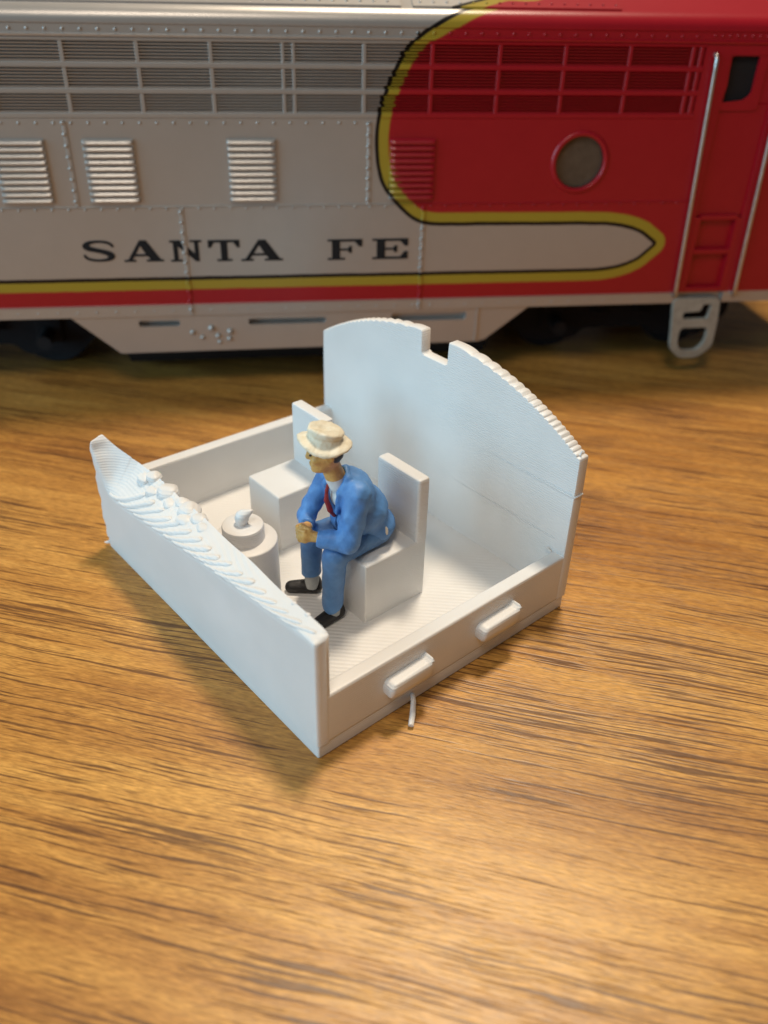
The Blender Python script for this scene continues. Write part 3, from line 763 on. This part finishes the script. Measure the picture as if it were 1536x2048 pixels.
# porthole
def ring(name, cx, cz, r0, r1, y0, y1, mat, parent=None, n=56):
    prof = [(r0, y1), (r0, y0 + 0.02), (r0 + 0.02, y0), (r1 - 0.03, y0), (r1, y0 + 0.03), (r1, y1)]
    V = [(cx + r * math.cos(2 * math.pi * k / n), y, cz + r * math.sin(2 * math.pi * k / n)) for k in range(n) for r, y in prof]
    m_ = len(prof); F = [(k * m_ + j, k * m_ + (j + 1) % m_, ((k + 1) % n) * m_ + (j + 1) % m_, ((k + 1) % n) * m_ + j) for k in range(n) for j in range(m_)]
    return lpart(name, V, F, mat, parent, smooth=True)
sq = [(PX - 0.52, PZ - 0.52), (PX + 0.52, PZ - 0.52), (PX + 0.52, PZ + 0.52), (PX - 0.52, PZ + 0.52)]
circ = [(PX + PR * math.cos(t), PZ + PR * math.sin(t)) for t in np.linspace(0, 2 * math.pi, 49)[:-1]]
surround = loco_poly('porthole_plate', [[(PX - 0.5, PZ - 0.5), (PX + 0.5, PZ - 0.5), (PX + 0.5, PZ + 0.5), (PX - 0.5, PZ + 0.5)], circ], 0.15, FY + 0.075)
ring('porthole_rim', PX, PZ, PR - 0.01, PR + 0.085, FY - 0.035, FY + 0.06, M_LOCO, surround)
n = 48; mk('porthole_glass', [(PX + 0.44 * math.cos(2 * math.pi * k / n), FY + 0.07, PZ + 0.44 * math.sin(2 * math.pi * k / n)) for k in range(n)] + [(PX + 0.44 * math.cos(2 * math.pi * k / n), FY + 0.10, PZ + 0.44 * math.sin(2 * math.pi * k / n)) for k in range(n)],
   [tuple(range(n)), tuple(range(n, 2 * n))[::-1]] + [(k, k + n, (k + 1) % n + n, (k + 1) % n) for k in range(n)], M_GLASS, surround, off=LB)

# grille
GX0, GX1 = XL, 7.0
sheet('grille_back', GX0, GX1, 4.77, 5.89, FY + 0.09, 0.04)
for z0, z1 in ((4.765, 4.86), (5.115, 5.205), (5.475, 5.565), (5.835, 5.90)): xbox('grille_rail', GX0, GX1, FY - 0.012, FY + 0.13, z0, z1, c=0.02)
for (a, b) in ((4.86, 5.115), (5.205, 5.475), (5.565, 5.835)):
    for k in range(6):
        zc = a + (k + 0.5) * (b - a) / 6
        prof = [(FY + 0.008, zc - 0.014), (FY + 0.004, zc - 0.003), (FY + 0.07, zc + 0.012), (FY + 0.088, zc + 0.006), (FY + 0.02, zc - 0.016)]
        V, F = prism_x(prof, np.arange(GX0, GX1 + 0.01, 0.06)); lpart('grille_slat', V, F, jit=random.uniform(-0.02, 0.04))
for x in [-7.53, -6.43, -5.34, -4.24, -3.15, -2.05, -0.955, 0.14, 0.305, 1.405, 2.485, 3.575, 4.65, 5.73, 6.79, 6.93]:
    w = 0.026 if x in (0.14, 0.305) else 0.031
    zbox('grille_post', x - w, x + w, FY - 0.002, FY + 0.125, 4.85, 5.845, c=0.006)

# eave and roof: profile swept along the body
def roof_prof(n=40):
    pts = [(0.02, 5.885), (-0.03, 5.90), (-0.035, 5.925), (0.0, 5.945), (0.0, 6.06), (-0.02, 6.075), (-0.02, 6.10)]
    for t in np.linspace(0, 1, 12)[1:]:
        an = t * math.radians(72); pts.append((-0.02 + 0.27 * (1 - math.cos(an)), 6.10 + 0.24 * math.sin(an)))
    y, z = pts[-1]
    for t in np.linspace(0, 1, 10)[1:]: pts.append((y + (2.5 - y) * t, z + 0.55 * (1 - (1 - t) ** 2)))
    return [(FY + a, b) for a, b in pts]
RP = roof_prof(); RPm = [(2 * (FY + 2.5) - a, b) for a, b in RP[::-1]][1:]
prof = RP + RPm; dl = [0]
for (a, b), (c, d) in zip(prof[:-1], prof[1:]): dl.append(dl[-1] + math.hypot(c - a, d - b))
arcv = [5.885 + l for l in dl]; half = arcv[len(RP) - 1]; arcv = [v if v <= half else 2 * half - v for v in arcv]
xs = np.arange(XL, XR + 0.01, 0.06); V = [(x, a, b) for x in xs for a, b in prof]; m_ = len(prof)
F = [(i * m_ + j, (i + 1) * m_ + j, (i + 1) * m_ + j + 1, i * m_ + j + 1) for i in range(len(xs) - 1) for j in range(m_ - 1)]
roof = lpart('roof', V, F, smooth=True, arc=np.tile(arcv, len(xs)))
me = roof.data; me.set_sharp_from_angle(angle=math.radians(38))
# raised roof hatches with rivets
def roof_at(y):
    ys = [p[0] for p in RP]; zs = [p[1] for p in RP]; return np.interp(y, ys[6:], zs[6:])
for (x0, x1) in ((XL, 1.98), (2.17, 5.52)):
    ys = np.linspace(FY + 0.14, FY + 2.5, 14); top = [(y, roof_at(y) + 0.03) for y in ys]; bot = [(y, roof_at(y) - 0.02) for y in ys[::-1]]
    pr = top + bot; xx = np.arange(x0, x1 + 0.001, (x1 - x0) / max(2, int((x1 - x0) / 0.08)))
    V, F = prism_x(pr, xx); arc = [6.33 + (v[1] - FY - 0.12) * 1.05 for v in V]
    hatch = lpart('roof_hatch', V, F, arc=arc)
    # rivets
    bm = bmesh.new()
    for x in np.arange(x0 + 0.12, x1 - 0.05, 0.21):
        y = FY + 0.24; z = roof_at(y) + 0.03
        bmesh.ops.create_icosphere(bm, subdivisions=1, radius=0.026, matrix=Matrix.Translation((x, y, z)))
    vv_ = np.array([v.co[:] for v in bm.verts]); ff = [tuple(v.index for v in f.verts) for f in bm.faces]; bm.free()
    tag(lpart('rivets', vv_, ff, parent=hatch, smooth=True, arc=6.33 + (vv_[:, 1] - FY - 0.12)), kind='stuff')

def rivet_rows(name, pts, r, parent=None, flat=0.7):
    bm = bmesh.new(); bmesh.ops.create_icosphere(bm, subdivisions=2, radius=r)
    v0 = np.array([v.co[:] for v in bm.verts]); f0 = [tuple(v.index for v in f.verts) for f in bm.faces]; bm.free(); v0[:, 1] *= flat
    V = []; F = []
    for p in pts:
        o_ = len(V) * len(v0); V.append(v0 + np.array(p)); F += [tuple(i + o_ for i in f) for f in f0]
    return tag(lpart(name, np.concatenate(V), F, parent=parent, smooth=True), kind='stuff')
rivet_rows('rivets', [(x, FY, 5.995) for x in np.arange(-7.9, 6.9, 0.2535)] + [(x, FY, 6.01) for x in np.arange(7.1, 11, 0.13)], 0.029)
rivet_rows('rivets', [(x, FY, 4.705) for x in np.arange(-7.9, 1.45, 0.262)], 0.026)
rivet_rows('rivets', [(x, FY, 3.385) for x in np.arange(-7.9, 7.2, 0.262)], 0.024)
rivet_rows('rivets', [(x, FY, 1.62) for x in np.arange(-7.9, 7.2, 0.33)], 0.02)
# belt line and vertical seam strips
xbox('belt_strip', XL, 7.3, FY - 0.016, FY + 0.01, 3.405, 3.435)
xbox('belt_strip', XL, 7.3, FY - 0.012, FY + 0.01, 1.715, 1.745)
for x, z0, z1 in ((-3.29, 3.44, 4.72), (1.50, 3.42, 4.72), (-1.64, 1.55, 3.39), (2.46, 1.55, 3.39)):
    st = zbox('seam_strip', x - 0.035, x + 0.035, FY - 0.02, FY + 0.01, z0, z1)
    rivet_rows('rivets', [(x - 0.02, FY - 0.015, z) for z in np.arange(z0 + 0.08, z1, 0.17)], 0.035, st)
# louvres
slat_me = {}
def louvre(x0, x1, z0, z1):
    lv = xbox('louvre', x0, x1, FY - 0.03, FY + 0.01, z0, z1, c=0.028)
    n = 10; h = (z1 - z0) / n
    for k in range(n):
        zc = z0 + (k + 0.5) * h
        tp = k == n - 1
        prof = [(FY - 0.03, zc - h * .44), (FY - 0.078, zc - h * .30), (FY - 0.085, zc - h * .12), (FY - 0.062, zc + h * .22), (FY - 0.03, zc + h * (.48 if tp else .40))]
        xs_ = np.array([x0 + 0.008, x0 + 0.03] + list(np.linspace(x0 + 0.08, x1 - 0.08, 8)) + [x1 - 0.03, x1 - 0.008])
        V, F = prism_x(prof, xs_); V = np.array(V); m5 = len(prof)
        for i, s in ((0, 0.2), (1, 0.8), (len(xs_) - 2, 0.8), (len(xs_) - 1, 0.2)):
            V[i * m5:(i + 1) * m5, 1] = FY - 0.03 + (V[i * m5:(i + 1) * m5, 1] - FY + 0.03) * s
        lpart('louvre_slat', V, F, parent=lv)
    return lv
for x0, x1 in ((-4.44, -3.64), (-3.07, -2.27), (-0.815, -0.025), (1.84, 2.61)): louvre(x0, x1, 3.495, 4.475)

# lettering
LET = {
 'A': [[(0, 0), (.30, 0), (.30, .1), (.215, .1), (.275, .25), (.60, .25), (.665, .1), (.56, .1), (.56, 0), (1, 0), (1, .1), (.93, .1), (.60, 1), (.43, 1), (.10, .1), (0, .1)], [(.315, .36), (.555, .36), (.44, .74)]],
 'T': [[(.26, 0), (.74, 0), (.74, .1), (.61, .1), (.61, .88), (.80, .88), (.91, .64), (1, .64), (1, 1), (0, 1), (0, .64), (.09, .64), (.2, .88), (.39, .88), (.39, .1), (.26, .1)]],
 'F': [[(0, 0), (.5, 0), (.5, .1), (.36, .1), (.36, .45), (.58, .45), (.62, .33), (.7, .33), (.7, .67), (.62, .67), (.58, .55), (.36, .55), (.36, .88), (.78, .88), (.9, .64), (1, .64), (1, 1), (0, 1), (0, .9), (.12, .9), (.12, .1), (0, .1)]],
 'E': [[(0, 0), (1, 0), (1, .38), (.9, .38), (.78, .12), (.36, .12), (.36, .45), (.58, .45), (.62, .33), (.7, .33), (.7, .67), (.62, .67), (.58, .55), (.36, .55), (.36, .88), (.78, .88), (.9, .64), (1, .64), (1, 1), (0, 1), (0, .9), (.12, .9), (.12, .1), (0, .1)]],
 'N': [[(0, 0), (.36, 0), (.36, .1), (.25, .1), (.25, .72), (.78, 0), (.9, 0), (.9, .9), (1, .9), (1, 1), (.62, 1), (.62, .9), (.76, .9), (.76, .38), (.32, 1), (0, 1), (0, .9), (.1, .9), (.1, .1), (0, .1)]],
}
def letter_S():
    c = np.array([(.93, .66), (.90, .80), (.74, .92), (.48, .945), (.24, .90), (.125, .76), (.20, .62), (.42, .545), (.62, .475), (.83, .37), (.875, .22), (.76, .095), (.50, .055), (.25, .09), (.10, .20), (.065, .36)])
    w = np.array([.035, .05, .06, .055, .075, .105, .115, .10, .10, .115, .105, .075, .055, .06, .05, .035])
    t = np.linspace(0, 1, len(c)); tt = np.linspace(0, 1, 60); q = np.stack([np.interp(tt, t, c[:, 0]), np.interp(tt, t, c[:, 1])], 1)
    k = np.array([1, 2, 3, 2, 1]) / 9; pq = np.pad(q, ((2, 2), (0, 0)), 'edge'); q = np.stack([np.convolve(pq[:, i], k, 'valid') for i in (0, 1)], 1)
    ww = np.interp(tt, t, w); d = np.gradient(q, axis=0); d /= np.linalg.norm(d, axis=1)[:, None]; nr = np.stack([-d[:, 1], d[:, 0]], 1)
    return [[tuple(p) for p in np.concatenate([q + nr * ww[:, None], (q - nr * ww[:, None])[::-1]])]]
LET['S'] = letter_S()
for ch, x0, x1, z0, z1 in (('S', -3.36, -2.80, 2.52, 2.885), ('A', -2.68, -2.02, 2.51, 2.875), ('N', -1.90, -1.36, 2.50, 2.865), ('T', -1.26, -.72, 2.495, 2.86), ('A', -.71, .01, 2.49, 2.855), ('F', .79, 1.40, 2.48, 2.84), ('E', 1.575, 2.21, 2.48, 2.84)):
    outs = [[(x0 + (x1 - x0) * a, z0 + (z1 - z0) * b) for a, b in o] for o in LET[ch]]
    loco_poly('letter', outs, 0.006, FY - 0.004, M_BLACK)

# skirt with slots, tank detail
def rr(x0, x1, z0, z1, r=0.07): return rounded([(x0, z0), (x1, z0), (x1, z1), (x0, z1)], r)
skirt = loco_poly('tank_skirt', [[(-3.76, 1.53), (-2.98, 0.83), (3.62, 0.86), (3.75, 0.90), (4.55, 1.53)], rr(-2.60, -1.88, 1.32, 1.44), rr(-0.66, 0.74, 1.31, 1.43), rr(1.95, 3.36, 1.30, 1.46)], 0.12, FY + 0.09)
xbox('skirt_back', -2.95, 3.6, FY + 0.18, FY + 0.24, 0.9, 1.53, M_LOCO, skirt)
xbox('skirt_seam', 3.55, 3.585, FY + 0.005, FY + 0.05, 0.88, 1.52, M_LOCO, skirt)
for (x, z, r) in ((-1.67, 1.20, .05), (-1.50, 1.10, .045), (-1.33, 1.27, .06), (-1.22, 1.12, .05), (-1.0, 1.20, .06), (-1.02, 1.06, .05), (-1.2, 1.0, .04)):
    bm = bmesh.new(); bmesh.ops.create_icosphere(bm, subdivisions=2, radius=r, matrix=Matrix.Translation((x, FY + 0.03, z)))
    vv_ = np.array([v.co[:] for v in bm.verts]); ff = [tuple(v.index for v in f.verts) for f in bm.faces]; bm.free()
    lpart('filler_fitting', vv_, ff, parent=skirt, smooth=True)
# stirrup step
so = rounded([(7.36, 1.62), (8.30, 1.62), (8.36, 1.1), (8.36, 0.62), (8.10, 0.40), (7.72, 0.40), (7.50, 0.60), (7.44, 1.1)], 0.12)
s1 = rounded([(7.62, 1.20), (8.14, 1.20), (8.16, 1.50), (7.98, 1.50), (7.96, 1.36), (7.62, 1.34)], 0.05)
s2 = rounded([(7.72, 0.56), (8.06, 0.55), (8.20, 0.72), (8.20, 1.03), (7.62, 1.03), (7.62, 0.72)], 0.10)
loco_poly('stirrup_step', [so, s1, s2], 0.10, FY + 0.02, M_STEP)
# handrails
for (a, b) in (((7.165, FY - 0.09, 5.72), (7.335, FY - 0.09, 1.70)), ((8.40, FY - 0.09, 5.72), (8.515, FY - 0.09, 1.70))):
    bm = bmesh.new(); add_tube(bm, [(a[0], FY + 0.02, a[2] + 0.02), (a[0], FY - 0.05, a[2] + 0.02), (a[0], a[1], a[2] - 0.04)] + [tuple(np.array(a) + (np.array(b) - np.array(a)) * t) for t in np.linspace(0.05, 0.95, 8)] + [(b[0], b[1], b[2] + 0.04), (b[0], FY - 0.05, b[2]), (b[0], FY + 0.02, b[2])], 0.036, 12)
    for v in bm.verts: v.co -= Vector(LB)
    bm_obj('handrail', bm, M_STEEL, loco, angle=60)
# far side, floor, ends: the dark rest of the shell
xbox('far_side', XL, XR, FY + 4.85, FY + 5.0, 1.53, 5.89)
mk('underframe', *boxx(XL, XR, FY + 0.3, FY + 4.7, 1.50, 1.72), M_DARK, loco, off=LB)
mk('fuel_tank', *boxx(-3.0, 4.0, FY + 0.8, FY + 4.2, 0.22, 1.50, 0.25), M_DARK, loco, off=LB)  # hung low so its black face stands for the shade under the skirt
for x in (XL, XR - 0.1): mk('body_end', *boxx(x, x + 0.1, FY + 0.16, FY + 4.84, 1.73, 5.88), M_DARK, loco, off=LB)
# trucks
def truck(cx):
    fr = loco_poly('truck_frame', [rounded([(cx - 2.4, 1.45), (cx - 2.4, 0.75), (cx - 1.9, 0.30), (cx - 0.9, 0.30), (cx - 0.7, 0.52), (cx + 0.7, 0.52), (cx + 0.9, 0.30), (cx + 1.9, 0.30), (cx + 2.4, 0.75), (cx + 2.4, 1.45)], 0.12)], 0.16, FY + 1.45, M_DARK)
    for s in (-1.4, 1.4):
        bm = bmesh.new(); add_box(bm, cx + s - 0.25, cx + s + 0.25, FY + 1.27, FY + 1.40, 0.55, 1.05, 0.05)
        for v in bm.verts: v.co -= Vector(LB)
        bm_obj('axle_box', bm, M_DARK, fr)
        for yy in (FY + 1.65, FY + 3.55):
            bm = bmesh.new(); add_lathe(bm, 0, 0, [(0.74, 0.0), (0.74, 0.28), (0.70, 0.30), (0.60, 0.26), (0.30, 0.24), (0.12, 0.32)], 40)
            for v in bm.verts: v.co = Vector((cx + s + v.co.x, yy + (0.3 - v.co.z), 0.745 + v.co.y)) - Vector(LB)
            bm_obj('wheel', bm, M_WHEEL, fr, angle=40)
        bm = bmesh.new(); add_tube(bm, [(cx + s, FY + 0.8, 0.745), (cx + s, FY + 4.1, 0.745)], 0.14, 12)
        for v in bm.verts: v.co -= Vector(LB)
        bm_obj('axle', bm, M_WHEEL, fr)
    for k in (-0.45, 0.45):
        bm = bmesh.new(); add_tube(bm, [(cx + k + 0.16 * math.sin(t), FY + 1.29 + 0.07 * math.cos(t), 0.85 + 0.05 * t / (2 * math.pi) * 2) for t in np.linspace(0, 10 * math.pi, 80)], 0.03, 6)
        for v in bm.verts: v.co -= Vector(LB)
        bm_obj('spring', bm, M_DARK, fr)
truck(-5.9); truck(6.9)
